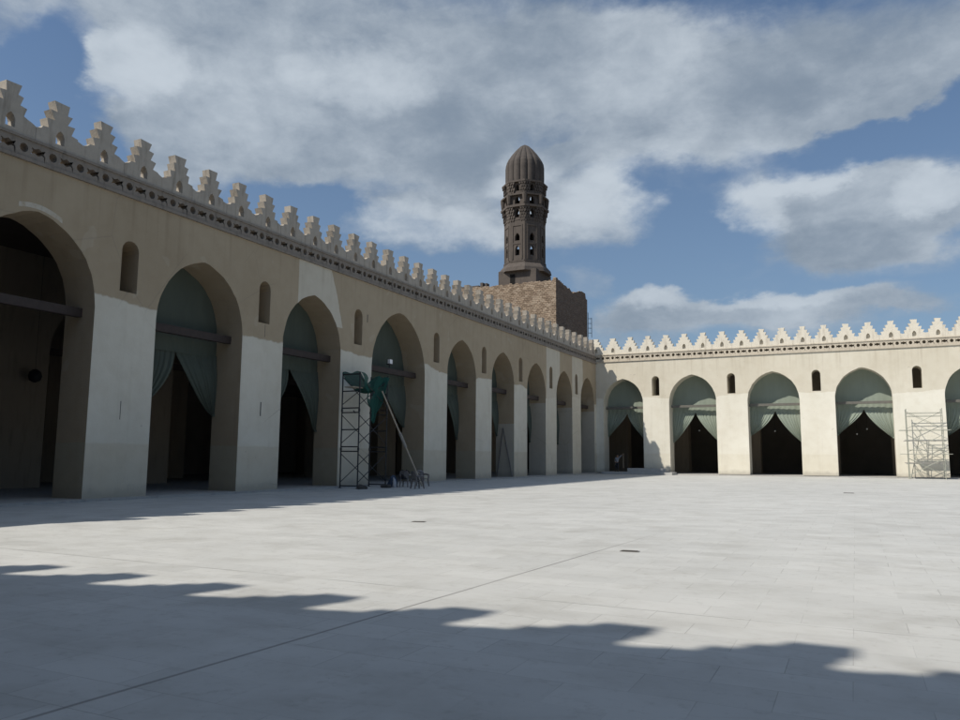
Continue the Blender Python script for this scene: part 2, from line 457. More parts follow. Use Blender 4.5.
# ---- wall behind the photographer (casts the stepped shadow)
A_B = [(2.0 + 7.6*i, 6.8 + 7.6*i, 9.84) for i in range(6)]
fB = lambda a, b_, d: (a, YB - d, b_)
back = empty('arcade_wall', 'arcade wall behind the viewpoint whose battlements throw the stepped shadow on the paving', 'building')
MB0 = 14.33 - .58*14.13 - .285
build_arcade(back, fB, TF, .01, 50., A_B, [(a[1] + b_[0])/2 for a, b_ in zip(A_B, A_B[1:])], M['left'], M['merlon'], M['cornice'], MB0 - 1.775*3, 27, 1.775, indiv=False)

def beams(root, arches, fn, d, z=6.82, rnd=random.Random(3), mat='beam', h=.165):
    for l, r, za in arches:
        bm = B(); zz = z + rnd.uniform(-.04, .04)
        prism(bm, [(l-.06, zz-h), (r+.06, zz-h), (r+.06, zz+h), (l-.06, zz+h)], [], fn, d-.13, d+.13)
        obj('tie_beam', bm, M[mat], root)
beams(left, A_L, fL, .8)
beams(far, A_F, fF, 1.05, 6.66, mat='beam_grey', h=.12)

# ---- halls behind the arcades (roof, inner piers, rear walls)
def hall(root, boxes, name, mat):
    for b_ in boxes:
        bm = B(); box(bm, *b_); obj(name, bm, mat, root)
hall(left, [(-24, -TL+.03, -12., 97.4, 11.15, 11.46)], 'hall_roof', M['roof'])
hall(left, [(-24.4, -24, -12.4, 97.4, -.12, 11.46), (-24, -TL, -12.4, -12, -.12, 11.46)], 'rear_wall', M['hall'])  # second box: end wall added out of view to keep the hall dark
hall(far, [(-TL+.04, 56., D+TF-.03, 97.4, 10.99, 11.30)], 'hall_roof', M['roof'])
hall(far, [(-24.4, 56.4, 97.4, 97.8, -.28, 11.3), (56., 56.4, D+TF, 97.4, -.28, 11.3)], 'rear_wall', M['hall'])
hall(back, [(.01, 50., -15.5, YB-TF+.03, 11.15, 11.46)], 'hall_roof', M['roof'])
hall(back, [(.01, 50., -15.9, -15.5, -.12, 11.46)], 'rear_wall', M['hall'])
for dd in (10.2, 17.2):
    A_in = [(l + 2.6, r + 2.6, 9.4) for l, r, za in A_L if r < 74]
    bm = B(); prism(bm, wall_outline(-12., 76., 11.15, A_in), [], lambda a, b_, d: (-dd - d, a, b_), 0, 1.4)
    obj('inner_arcade', bm, M['inner'], left)
    beams(left, A_in, lambda a, b_, d: (-dd - d, a, b_), .7, 6.7)
for dd in (9.5,):
    A_in = [(l, r, 9.4) for l, r, za in A_F]
    bm = B(); prism(bm, wall_outline(-1.5, 55.9, 10.99, A_in, -.2), [], lambda a, b_, d: (a, D + dd + d, b_), 0, 1.4)
    obj('inner_arcade', bm, M['inner'], far)

# small slits and repair marks on the left piers
for y, z0, z1, w in ((27.82, 3.41, 4.06, .03), (20.2, 2.9, 3.6, .012), (36.34, 9.2, 9.66, .03), (27.9, 7.15, 7.75, .010)):
    bm = B(); box(bm, -.02, .004, y-w, y+w, z0, z1); obj('wall_slit', bm, M['black'], left)

# ------------------------------------------------------------------ curtains
ORD = ['nearest', 'second', 'third', 'fourth', 'fifth', 'sixth', 'seventh', 'eighth', 'ninth']
def make_curtain(label, l, r, za, fn, d, mat, ztie, seed, group):
    rnd = random.Random(seed); c, w = (l+r)/2, (r-l)/2
    root = empty('curtain', label, 'curtain', fn(c, 0, d), 0, group)
    o = Vector(root.location); F = lambda a, b_, dd: Vector(fn(a, b_, dd)) - o
    zs = 6.02
    # flat panel filling the arch head
    bm = B(); NU, NV = 48, 26; g = []
    for j in range(NV+1):
        z = zs + (za + .05 - zs)*(j/NV)**.8; hw = min(w + .03, arch_half(0, w, za, z) + .06)
        if j == NV: hw = .06
        g.append([])
        for i in range(NU+1):
            u = -1 + 2*i/NU; x = u*hw
            lowf = max(0., min(1., (7.4 - z)/1.4)); off = .010*math.sin(x*5. + seed) + .018*math.sin(x*1.7 + z*.5 + seed) + lowf*(.03*math.sin(x*13 + seed + z*.6) - .16*math.cos(x/w*1.5))
            g[-1].append(bm.verts.new(F(c + x, z, d + off)))
    for j in range(NV):
        for i in range(NU): bm.faces.new((g[j][i], g[j][i+1], g[j+1][i+1], g[j+1][i]))
    obj('arch_panel', bm, mat, root, smooth=True, weld=False)
    # two drapes parting in the middle and tied back to the sides
    for s in (-1, 1):
        bm = B(); NU, NV = 72, 34; g = []
        zt = ztie + rnd.uniform(-.42, .42); ph = rnd.uniform(0, 6); sag = rnd.uniform(-.16, .14); nf = rnd.uniform(6.2, 9.5)
        for j in range(NV+1):
            t = j/NV; g.append([])
            for i in range(NU+1):
                u = i/NU
                P0 = (u*w*1.01, zs + .12); P1 = ((u + .10*(1-u))*w, 5.25)
                P2 = ((.50 + .50*u + sag*(1-u))*w, zt + .85 + .35*u); P3 = ((.93 + .07*u)*w, zt)
                a = (1-t)**3; b_ = 3*t*(1-t)**2; cc = 3*t*t*(1-t); dd = t**3
                x = a*P0[0] + b_*P1[0] + cc*P2[0] + dd*P3[0]
                z = a*P0[1] + b_*P1[1] + cc*P2[1] + dd*P3[1]
                uu = u + .03*math.sin(u*9 + ph)
                amp = .022 + .05*t*(1 - t*.6)
                f = amp*math.sin(uu*2*math.pi*nf + ph) + amp*.5*math.sin(uu*2*math.pi*15.3 + 2*ph)
                bulge = -.30*math.sin(math.pi*min(1, t*1.05))*(.35 + .65*(1-u))
                g[-1].append(bm.verts.new(F(c + s*x, z, d - .05 + f + bulge*(1 - math.exp(-t*9)))))
        for j in range(NV):
            for i in range(NU): bm.faces.new((g[j][i], g[j][i+1], g[j+1][i+1], g[j+1][i]))
        obj('drape', bm, mat, root, smooth=True, weld=False)
        bm = B(); q = F(c + s*w*.99, zt - .02, d - .04)
        tube(bm, q + Vector((0, 0, -.05)), q + Vector((0, 0, .07)), .09, .09, 10)
        obj('tie_back', bm, mat, root)
    return root
lab_left = {3: 'nearest dark green parted curtain, in the second archway from the left',
            4: 'dark green parted curtain in the archway just left of the dark scaffold tower',
            5: 'dark green curtain behind the dark scaffold tower, with a floodlight in front of it',
            6: 'narrow slice of green curtain in the first shaded archway right of the chairs',
            7: 'sliver of green curtain in the second shaded archway right of the dark scaffold tower',
            8: 'thin strip of green curtain in the third shaded archway right of the dark scaffold tower',
            9: 'barely visible green curtain in the shaded archway last but one before the corner',
            10: 'barely visible green curtain in the last shaded archway beside the corner'}
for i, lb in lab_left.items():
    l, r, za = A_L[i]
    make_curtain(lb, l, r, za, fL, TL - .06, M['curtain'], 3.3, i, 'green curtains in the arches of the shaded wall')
lab_far = {0: 'pale green parted curtain in the corner archway behind the stone steps, mostly in shade',
           1: 'sunlit green parted curtain in the far archway just right of the stone steps',
           2: 'sunlit green parted curtain in the third far archway, counted from the corner',
           3: 'sunlit green parted curtain in the far archway just left of the pale scaffold',
           4: 'green curtain in the archway cut off by the right edge of the photo'}
for i, lb in lab_far.items():
    l, r, za = A_F[i]
    make_curtain(lb, l, r, za, lambda a, b_, d: (a, D + d, b_ + .16), 1.66, M['curtain_far'], 3.35, 20 + i, 'green curtains in the arches of the sunlit far wall')

# ------------------------------------------------------------------ ground
def sheet(name, boxes, mat):
    bm = B()
    for b_ in boxes: box(bm, *b_)
    return tag(obj(name, bm, mat), kind='structure')
bm = B()
v = [bm.verts.new(p) for p in ((-900, -900, -.4), (900, -900, -.4), (900, 900, -.4), (-900, 900, -.4))]; bm.faces.new(v)
tag(obj('ground', bm, M['earth']), kind='structure')
sheet('courtyard_paving', [(.40, 64, YB+.01, D-.32, -.38, -.085)], M['paving'])
sheet('arcade_walkway', [(-24, .42, -12, D-.30, -.37, 0.)], M['ledge'])
sheet('arcade_walkway', [(-24, 64, D-.299, 97.4, -.36, .004)], M['ledge'])
sheet('arcade_walkway', [(.43, 64, -15.5, YB+.005, -.35, .002)], M['ledge'])

# ------------------------------------------------------------------ minaret and bastion
bast = empty('bastion', 'square bastion of rough tan brick with a crumbling top below the minaret', 'building', (-20, 107, 0))
BX0, BX1, BY0, BY1 = -31., -12.25, 100., 113.9
def top_h(x, y):
    r = random.Random(int(x*7.3)*1000 + int(y*7.1))
    h = 26.35 + r.uniform(-.12, .16)
    if x < -27.5: h = 25.7 + r.uniform(-.2, .2)
    if x > BX1 - .6:
        t = (y - BY0)/(BY1 - BY0)
        h = 26.75 - .6*min(1, t/.35) + r.uniform(-.12, .12)
        if .35 < t < .62: h = 26.0 + .25*math.sin((t-.35)*30) + r.uniform(-.1, .1)
        if t >= .62: h = 26.2 + .75*math.sin(min(1, (t-.62)/.30)*math.pi*.62) + r.uniform(-.05, .05)
        if t > .95: h -= .8
    return h
bm = B()
xs = [BX0 + (BX1-BX0)*i/60 for i in range(61)]; ys = [BY0 + (BY1-BY0)*i/44 for i in range(45)]
top = [[bm.verts.new((x, y, top_h(x, y))) for y in ys] for x in xs]
for i in range(60):
    for j in range(44): bm.faces.new((top[i][j], top[i+1][j], top[i+1][j+1], top[i][j+1]))
def skirt(line):
    lo = [bm.verts.new((v_.co.x, v_.co.y, -.4)) for v_ in line]
    for i in range(len(line)-1): bm.faces.new((line[i], line[i+1], lo[i+1], lo[i]))
skirt([r_[0] for r_ in top]); skirt([r_[-1] for r_ in top]); skirt(top[0]); skirt(top[-1])
obj('masonry', bm, M['brick'], bast).matrix_parent_inverse = bast.matrix_basis.inverted()
bm = B(); box(bm, -24.3, -23.9, 100.4, 101.2, 26.2, 27.15); box(bm, -23.5, -23.2, 100.4, 101.2, 26.2, 27.0)
obj('parapet_stub', bm, M['minaret'], bast).matrix_parent_inverse = bast.matrix_basis.inverted()
bm = B(); box(bm, -27.5, -24.6, 100.5, 101.0, 26.0, 26.8)
obj('parapet_stub', bm, M['minaret'], bast).matrix_parent_inverse = bast.matrix_basis.inverted()

MC = (-20.05, 107.3)
mina = empty('minaret', 'dark brown octagonal stone minaret with carved bands and a ribbed dome cap', 'minaret', (MC[0], MC[1], 26))
MI = Matrix.Translation(Vector((-MC[0], -MC[1], -26)))
def mpart(name, bm, mat, smooth=False):
    for v_ in bm.verts:
        if v_.co.z > 30.3:
            v_.co.x = MC[0] + (v_.co.x - MC[0])*.915; v_.co.y = MC[1] + (v_.co.y - MC[1])*.915
    bmesh.ops.transform(bm, matrix=MI, verts=bm.verts)
    return obj(name, bm, mat, mina, smooth)
bm = B(); box(bm, MC[0]-3.05, MC[0]+3.1, MC[1]-3.1, MC[1]+3.1, 25.5, 29.5)
# battered upper edge
v0 = [bm.verts.new((MC[0]+a*3.05, MC[1]+b_*3.05, 29.5)) for a, b_ in ((-1,-1),(1,-1),(1,1),(-1,1))]
mpart('plinth', bm, M['minaret'])
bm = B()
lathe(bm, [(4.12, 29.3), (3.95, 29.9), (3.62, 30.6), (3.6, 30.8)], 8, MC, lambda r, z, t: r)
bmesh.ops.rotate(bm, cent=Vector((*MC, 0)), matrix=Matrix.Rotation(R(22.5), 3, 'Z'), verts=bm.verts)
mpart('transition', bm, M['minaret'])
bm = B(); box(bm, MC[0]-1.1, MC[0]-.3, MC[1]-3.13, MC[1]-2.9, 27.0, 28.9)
mpart('doorway_dark', bm, M['void'])  # solid black block, the dark inside the door painted on
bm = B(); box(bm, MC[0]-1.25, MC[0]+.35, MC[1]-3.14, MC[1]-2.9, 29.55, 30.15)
mpart('lintel_dark', bm, M['void'])  # another black block painting in the dark of an opening
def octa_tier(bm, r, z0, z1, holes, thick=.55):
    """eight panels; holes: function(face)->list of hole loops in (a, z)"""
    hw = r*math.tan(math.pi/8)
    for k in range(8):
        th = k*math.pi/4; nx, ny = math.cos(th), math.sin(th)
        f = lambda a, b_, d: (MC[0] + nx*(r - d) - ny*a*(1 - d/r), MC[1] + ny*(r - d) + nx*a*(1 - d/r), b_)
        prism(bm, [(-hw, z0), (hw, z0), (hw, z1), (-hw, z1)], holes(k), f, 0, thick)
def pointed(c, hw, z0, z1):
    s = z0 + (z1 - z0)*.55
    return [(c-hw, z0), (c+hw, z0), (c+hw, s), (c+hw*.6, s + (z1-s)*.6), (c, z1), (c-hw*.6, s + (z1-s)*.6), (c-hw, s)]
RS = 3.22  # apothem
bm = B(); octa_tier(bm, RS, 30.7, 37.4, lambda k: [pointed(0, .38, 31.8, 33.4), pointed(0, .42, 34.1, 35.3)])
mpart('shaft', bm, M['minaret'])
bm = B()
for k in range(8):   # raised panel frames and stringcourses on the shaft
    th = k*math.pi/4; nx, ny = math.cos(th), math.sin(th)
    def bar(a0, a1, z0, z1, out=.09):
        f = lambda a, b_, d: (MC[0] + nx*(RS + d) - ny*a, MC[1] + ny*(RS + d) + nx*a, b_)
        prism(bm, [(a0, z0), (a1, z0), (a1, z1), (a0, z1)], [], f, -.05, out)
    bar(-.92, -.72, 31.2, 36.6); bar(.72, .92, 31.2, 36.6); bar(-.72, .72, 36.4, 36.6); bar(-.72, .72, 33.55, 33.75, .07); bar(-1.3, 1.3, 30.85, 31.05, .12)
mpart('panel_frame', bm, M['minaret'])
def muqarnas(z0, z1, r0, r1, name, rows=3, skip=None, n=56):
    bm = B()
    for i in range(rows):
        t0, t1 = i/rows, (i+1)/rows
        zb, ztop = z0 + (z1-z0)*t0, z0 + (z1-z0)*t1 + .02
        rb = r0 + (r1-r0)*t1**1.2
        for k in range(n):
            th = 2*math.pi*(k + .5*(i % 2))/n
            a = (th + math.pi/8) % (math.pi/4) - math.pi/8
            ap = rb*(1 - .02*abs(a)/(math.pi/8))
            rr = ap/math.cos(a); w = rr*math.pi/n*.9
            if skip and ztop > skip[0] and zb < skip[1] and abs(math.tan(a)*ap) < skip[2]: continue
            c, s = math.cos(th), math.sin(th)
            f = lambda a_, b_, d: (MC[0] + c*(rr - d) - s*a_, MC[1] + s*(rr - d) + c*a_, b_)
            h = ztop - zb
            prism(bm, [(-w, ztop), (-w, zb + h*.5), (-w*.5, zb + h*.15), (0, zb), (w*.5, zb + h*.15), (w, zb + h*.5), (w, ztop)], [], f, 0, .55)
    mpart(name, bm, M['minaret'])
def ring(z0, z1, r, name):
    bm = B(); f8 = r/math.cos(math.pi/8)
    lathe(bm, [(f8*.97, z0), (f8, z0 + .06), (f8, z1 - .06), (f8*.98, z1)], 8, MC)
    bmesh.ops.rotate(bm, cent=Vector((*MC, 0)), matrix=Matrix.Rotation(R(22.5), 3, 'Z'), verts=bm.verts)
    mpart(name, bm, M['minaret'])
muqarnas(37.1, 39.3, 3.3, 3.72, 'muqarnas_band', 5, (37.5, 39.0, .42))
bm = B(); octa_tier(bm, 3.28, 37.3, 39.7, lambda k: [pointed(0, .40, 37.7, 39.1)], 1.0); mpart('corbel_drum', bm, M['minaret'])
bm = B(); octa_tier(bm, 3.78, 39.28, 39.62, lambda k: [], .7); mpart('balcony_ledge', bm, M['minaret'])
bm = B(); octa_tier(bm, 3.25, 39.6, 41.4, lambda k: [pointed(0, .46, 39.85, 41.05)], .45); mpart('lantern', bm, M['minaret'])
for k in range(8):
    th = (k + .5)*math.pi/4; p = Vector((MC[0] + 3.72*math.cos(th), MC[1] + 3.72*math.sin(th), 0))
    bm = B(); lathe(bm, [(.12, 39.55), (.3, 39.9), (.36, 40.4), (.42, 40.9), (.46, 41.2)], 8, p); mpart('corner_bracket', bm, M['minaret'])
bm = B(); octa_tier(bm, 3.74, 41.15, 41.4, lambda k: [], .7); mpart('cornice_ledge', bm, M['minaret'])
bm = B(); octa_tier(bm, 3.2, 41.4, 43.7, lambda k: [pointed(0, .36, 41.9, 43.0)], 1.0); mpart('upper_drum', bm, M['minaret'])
muqarnas(41.4, 43.3, 3.3, 3.6, 'muqarnas_band', 4, (41.7, 42.95, .40))
bm = B(); octa_tier(bm, 3.62, 43.25, 43.5, lambda k: [], .6); mpart('cornice_ledge', bm, M['minaret'])
bm = B()
prof = [(3.28, 43.3), (3.32, 44.5), (3.32, 46.3), (3.22, 46.95), (2.95, 47.5), (2.3, 48.4), (1.55, 49.25), (.8, 49.95), (.15, 50.3)]
lathe(bm, prof, 128, MC, lambda r, z, t: r*(.91 + .09*abs(math.cos(t*8 + .4))**.55))
mpart('ribbed_dome', bm, M['minaret_dark'])

lad = empty('roof_ladder', 'small dark metal ladder standing at the right edge of the brick bastion', 'ladder', (-11.9, 113.4, 20.5))
bm = B(); tube(bm, (.0, -.2, -.5), (.0, -.2, 3.4), .045); tube(bm, (.45, .1, -.5), (.45, .1, 2.6), .045); obj('rail', bm, M['rag'], lad)
for i in range(4):
    bm = B(); tube(bm, (0, -.2, .2 + i*.75), (.45, .1, .2 + i*.75), .04); obj('rung', bm, M['rag'], lad)

# ------------------------------------------------------------------ scaffolds
def make_scaffold(name_label, loc, rz, L, W, lifts, H, mat, r, rail_over=0.):
    """tower, length L along local x, width W along local y"""
    root = empty('scaffold', name_label, 'scaffold', loc, rz)
    h = H/lifts
    for x in (0, L):
        for y in (0, W):
            bm = B(); tube(bm, (x, y, .03), (x, y, H), r); tube(bm, (x, y, 0), (x, y, .03), r*2.6)
            for k in range(1, lifts): tube(bm, (x, y, k*h-.07), (x, y, k*h+.07), r*1.5)
            obj('post', bm, mat, root)
    for x in (0, L):
        for k in range(lifts):
            for zz in (k*h + .12, (k+1)*h - .12, k*h + h*.5):
                if zz == k*h + h*.5 and k == 0: continue
                bm = B(); tube(bm, (x, 0, zz), (x, W, zz), r*.9); obj('rung', bm, mat, root)
    for y in (0, W):
        for k in range(lifts):
            bm = B(); tube(bm, (0, y, k*h + .3), (L, y, (k+1)*h - .25), r*.6, n=6); tube(bm, (0, y, (k+1)*h - .25), (L, y, k*h + .3), r*.6, n=6)
            obj('brace', bm, mat, root)
    return root
# left tower: long side along Y
sc = make_scaffold('dark steel scaffold tower hung with green netting against a pier of the shaded wall', (1.55, 33.55, -.085), R(90), 2.65, 1.1, 3, 6.1, M['steel'], .036)
bm = B(); tube(bm, (-.5, 0, 4.0), (1.2, 1.1, 4.0), .03); obj('brace', bm, M['steel'], sc)
bm = B(); box(bm, -.15, 2.9, .32, .62, 5.28, 5.33); box(bm, -.1, 2.8, .66, .92, 5.28, 5.33); obj('deck', bm, M['palewood'], sc)

def net():
    root = empty('debris_net', 'dark green debris netting draped over the top of the left scaffold tower', 'net', (1.0, 35., 5))
    bm = B(); rnd = random.Random(11); NU, NV = 60, 40
    # swag from the near top corner sinking to the deck and up to the far post, hanging down in a ragged bunch
    g = []
    for j in range(NV+1):
        t = j/NV; g.append([])
        for i in range(NU+1):
            u = i/NU
            y = 33.5 + 2.75*u
            zt = 6.0 - 1.35*math.sin(min(1, u/.42)*math.pi/2)*(1 if u < .42 else 1) if u < .42 else 4.65 + 1.35*min(1, (u-.42)/.15)
            if u >= .57: zt = 5.98 - .12*math.sin((u-.57)/.43*math.pi)
            hang = .25 + .5*u if u < .3 else (.4 + 2.1*math.exp(-((u-.66)/.24)**2))
            z = zt - t*hang + .05*math.sin(u*30 + t*4)
            pull = (y - 35.3)*.35*t
            x = 1.60 + .06*math.sin(u*34 + 3*t) + .09*math.sin(u*13 + t*2) - .3*t*math.exp(-((u-.6)/.3)**2)
            g[-1].append(bm.verts.new((x - 1., y - pull - 35., z - 5)))
    for j in range(NV):
        for i in range(NU):
            if rnd.random() > .01: bm.faces.new((g[j][i], g[j][i+1], g[j+1][i+1], g[j+1][i]))
    obj('net_front', bm, M['net'], root, True, False)
    bm = B(); g = []
    for j in range(NV+1):
        t = j/NV; g.append([])
        for i in range(NU+1):
            u = i/NU
            y = 33.5 + 2.75*u; x = 1.6 - 1.15*t
            z = 6.0 - (1.0*math.sin(math.pi*u)**.8)*(.3 + .7*math.sin(math.pi*(.25 + .5*t))) + .05*math.sin(u*21 + t*9)
            g[-1].append(bm.verts.new((x - 1., y - 35., z - 5)))
    for j in range(NV):
        for i in range(NU): bm.faces.new((g[j][i], g[j][i+1], g[j+1][i+1], g[j+1][i]))
    obj('net_top', bm, M['net'], root, True, False)
net()
pole = empty('pole', 'long pale wooden pole leaning from the green netting down to the grey plastic chairs', 'pole', (2.9, 37.9, -.085))
bm = B(); tube(bm, (0, 0, 0), (-1.2, -2.45, 5.2), .055, .04, 8); obj('shaft', bm, M['palewood'], pole)
bm = B(); tube(bm, (-.50, -1.02, 2.16), (-.68, -1.39, 2.96), .085, .085, 8); obj('sleeve', bm, M['plank'], pole)

# right scaffold in front of the far wall
sr = make_scaffold('light greenish steel scaffold with two plank decks before a sunlit pier of the far wall', (28.82, D-1.95, -.085), 0, 2.72, 1.3, 3, 6.1, M['galv'], .03)
for z0 in (1.35, 3.25):
    for y in (.1, .42):
        bm = B(); box(bm, -.3, 2.95, y, y+.28, z0 + .01*y, z0+.055 + .01*y); obj('deck', bm, M['plank'], sr)
for z0, e in ((2.15, .6), (4.22, .6), (2.5, 0), (5.72, 0), (5.45, 0)):
    for y in (-.05, 1.35):
        bm = B(); tube(bm, (-e, y, z0), (2.72 + e, y, z0), .022); obj('rail', bm, M['galv'], sr)
bm = B(); tube(bm, (.1, .2, 0), (1.15, .9, 4.4), .022); tube(bm, (.1, .55, 0), (1.15, 1.2, 4.4), .022); obj('ladder', bm, M['galv'], sr)

# ------------------------------------------------------------------ floodlight, lamps, small things
fl = empty('floodlight', 'small white-faced floodlight mounted on the tie beam of the taller shaded archway', 'floodlight', (-.75, 39.9, 6.98))
bm = B(); tube(bm, (0, 0, 0), (0, 0, .22), .03); box(bm, -.12, .12, -.16, .16, .2, .24); obj('bracket', bm, M['steel'], fl)
bm = B(); box(bm, -.02, .10, -.17, .17, .24, .54); box(bm, -.10, -.02, -.12, .12, .28, .50); obj('housing', bm, M['steel'], fl)
bm = B(); box(bm, .10, .125, -.15, .15, .26, .52); box(bm, -.01, .09, -.195, -.17, .26, .52); obj('lens', bm, M['white'], fl)
lamp_lab = ['lower of two white globe lamps inside the far archway left of the pale scaffold', 'higher of two white globe lamps inside the far archway left of the pale scaffold',
            'small white globe lamp hanging inside the second far archway, right of the stone steps', 'small white globe lamp hanging inside the middle far archway']
for (x, z), lb in zip(((24.84, 4.03), (25.74, 4.51), (9.77, 4.5), (17.33, 4.38)), lamp_lab):
    r_ = empty('hanging_lamp', lb, 'lamp', (x, D+5, z), 0, 'globe lamps hanging inside the far hall')
    bm = B(); bmesh.ops.create_uvsphere(bm, u_segments=14, v_segments=8, radius=.075); obj('globe', bm, M['white'], r_, True)
    bm = B(); tube(bm, (0, 0, .1), (0, 0, 10.97 - z), .012, n=6); tube(bm, (0, 0, .08), (0, 0, .16), .05); obj('cord', bm, M['black'], r_)
for (x, y, z), lb in zip(((-9.6, 23.14, 5.22), (-9.6, 33.29, 5.32)), ('round dark lantern hanging before the inner pier in the leftmost archway', 'round dark lantern hanging before the inner pier seen through the second archway')):
    r_ = empty('lantern', lb, 'lantern', (x, y, z), 0, 'dark lanterns in the left hall')
    bm = B(); lathe(bm, [(.06, -.3), (.24, -.2), (.3, 0), (.24, .2), (.08, .32)], 14); obj('shade', bm, M['black'], r_, True)
    bm = B(); tube(bm, (0, 0, .3), (0, 0, 11.13 - z), .008, n=6); obj('cord', bm, M['black'], r_)

st = empty('stone_steps', 'low stone platform with two pale steps in front of the corner archway', 'steps', (4.9, 78, 0))
bm = B(); box(bm, -3.6, 3.5, -1.3, .88, -.1, .16)
bmesh.ops.bevel(bm, geom=bm.edges[:], offset=.02, segments=1); obj('lower_step', bm, M['slab'], st)
bm = B(); box(bm, -1.15, 2.75, -.55, .9, .15, .53)
bmesh.ops.bevel(bm, geom=bm.edges[:], offset=.025, segments=1); obj('upper_step', bm, M['slab'], st)

def make_chair(label, loc, rz):
    root = empty('plastic_chair', label, 'chair', loc, rz, 'plastic chairs by the scaffold tower')
    mt = M['plastic']
    def leg(x, y, x2, y2, z1):
        bm = B(); tube(bm, (x2, y2, 0), (x, y, z1), .035, .05, 8); obj('leg', bm, mt, root)
    for sx in (-1, 1): leg(sx*.21, -.2, sx*.25, -.25, .43); leg(sx*.20, .2, sx*.24, .28, .43)
    bm = B(); g = []
    for j in range(9):
        for i in range(9):
            x = -.24 + .48*i/8; y = -.23 + .46*j/8
            g.append(bm.verts.new((x, y, .44 - .03*(1 - (2*i/8-1)**2) + .015*(j < 1))))
    for j in range(8):
        for i in range(8): bm.faces.new((g[j*9+i], g[j*9+i+1], g[j*9+i+10], g[j*9+i+9]))
    r_ = bmesh.ops.solidify(bm, geom=bm.faces[:], thickness=.06); obj('seat', bm, mt, root)
    bm = B()
    hs = [[(-.2 + .08*k - .018, .0), (-.2 + .08*k + .018, .0)] for k in range(6)]
    def fb(a, b_, d): return (a*(1 + .05*b_), .21 + .18*b_ + .05*(a/.24)**2*-1 + d, .44 + b_)
    ol = [(-.24, 0), (.24, 0), (.25, .30), (.20, .43), (.08, .47), (-.08, .47), (-.20, .43), (-.25, .30)]
    slots = [[(-.16 + .08*k - .010, .12), (-.16 + .08*k + .014, .10), (-.16 + .08*k + .014, .36), (-.16 + .08*k - .014, .36)] for k in (2,)]
    prism(bm, ol, slots, fb, 0, .04); obj('backrest', bm, mt, root)
    for sx in (-1, 1):
        bm = B(); path_tube(bm, [(sx*.25, .24, .66), (sx*.28, .05, .67), (sx*.28, -.18, .64), (sx*.235, -.23, .43)], .045); obj('armrest', bm, mt, root)
    return root
make_chair('grey plastic armchair in front, nearer to the sunlit paving beside the leaning pole', (4.25, 35.1, -.085), R(150))
make_chair('grey plastic armchair seen from the side, closest to the whitewashed pier', (2.75, 38.2, -.085), R(70))
make_chair('grey plastic armchair at the back holding black and blue bags', (2.6, 36.6, -.085), R(190))
def lump(name, label, cat, loc, sx, sy, sz, mat, seed, extra=None, flat=True):
    rnd = random.Random(seed)
    bm = B(); bmesh.ops.create_icosphere(bm, subdivisions=3, radius=1)
    ph = [rnd.uniform(0, 6) for _ in range(6)]
    for v_ in bm.verts:
        c = v_.co; k = 1 + .16*math.sin(4*c.x + ph[0] + 2*c.z) + .13*math.sin(5*c.y + ph[1]) + .10*math.sin(9*c.z + ph[2] + 6*c.x)
        c *= k
        if flat and c.z < -.35: c.z = -.35
        v_.co = Vector((c.x*sx, c.y*sy, (c.z + .35)*sz))
    o = obj(name, bm, mat, None, True); o.location = loc
    return tag(o, label, cat)
b1 = empty('bag', 'black holdall with two handles heaped on the rear plastic chair', 'bag', (2.55, 36.55, .36))
o = lump('bag_body', None, None, (0, 0, 0), .27, .22, .28, M['black'], 1); o.parent = b1
for s in (-.14, .14):
    bm = B(); path_tube(bm, [(-.16 + s, 0, .24), (-.12 + s, 0, .40), (0 + s, 0, .47), (.12 + s, 0, .40), (.16 + s, 0, .24)], .035); obj('handle', bm, M['black'], b1)
lump('bag', 'dark blue bag standing on the ground beside the rear plastic chair', 'bag', (2.0, 36.2, -.085), .26, .24, .42, M['bluebag'], 2)
lump('bag', 'small white plastic bag leaning on the dark blue bag by the chairs', 'bag', (2.3, 35.95, -.085), .11, .10, .36, M['whitebag'], 3)
lump('rag', 'dark crumpled cloth on the ground at the foot of the scaffold tower', 'rag', (2.15, 33.1, -.085), .34, .22, .16, M['rag'], 4)
lump('rag', 'dark crumpled cloth on the ground between the scaffold tower and the chairs', 'rag', (2.3, 35.1, -.085), .26, .2, .14, M['rag'], 5)

def grate(label, loc, rz, w, l):
    root = empty('drain_grate', label, 'drain grate', loc, rz, 'drain grates in the paving')
    bm = B(); box(bm, -w/2, w/2, -l/2, l/2, 0, .006); obj('frame', bm, M['grate'], root)
    bm = B()
    for k in range(4): box(bm, -w/2+.03, w/2-.03, -l/2 + l*(k+.3)/4, -l/2 + l*(k+.7)/4, .006, .012)
    obj('bars', bm, M['rag'], root)
grate('small dark drain grate in the sunlit paving, nearest to the camera', (21.25, 14.0, -.084), .1, .34, .18)
grate('small dark drain grate in the paving between the camera and the leaning pole', (14.75, 17.5, -.084), .2, .36, .2)
grate('small dark drain grate in the far paving before the wide archway', (24.45, 43.0, -.084), 0, .5, .5)
bm = B(); box(bm, -.62, .62, -.3, .3, 0, .12); bmesh.ops.bevel(bm, geom=bm.edges[:], offset=.02, segments=1)
o = obj('stone_slab', bm, M['slab']); o.location = (25.0, 76.9, -.085); o.rotation_euler = (0, 0, .06)
tag(o, 'loose grey stone slab lying on the paving before the wide far archway', 'stone slab')

tr = empty('leaning_poles', 'pair of thin dark poles leaning together inside the second shaded archway right of the chairs', 'poles', (-.95, 57.3, 0))
for x1 in (.85, -.5):
    bm = B(); tube(bm, (0, .02, 3.9), (x1, -.06, 0), .035, .045, 8); obj('pole', bm, M['plastic'], tr)

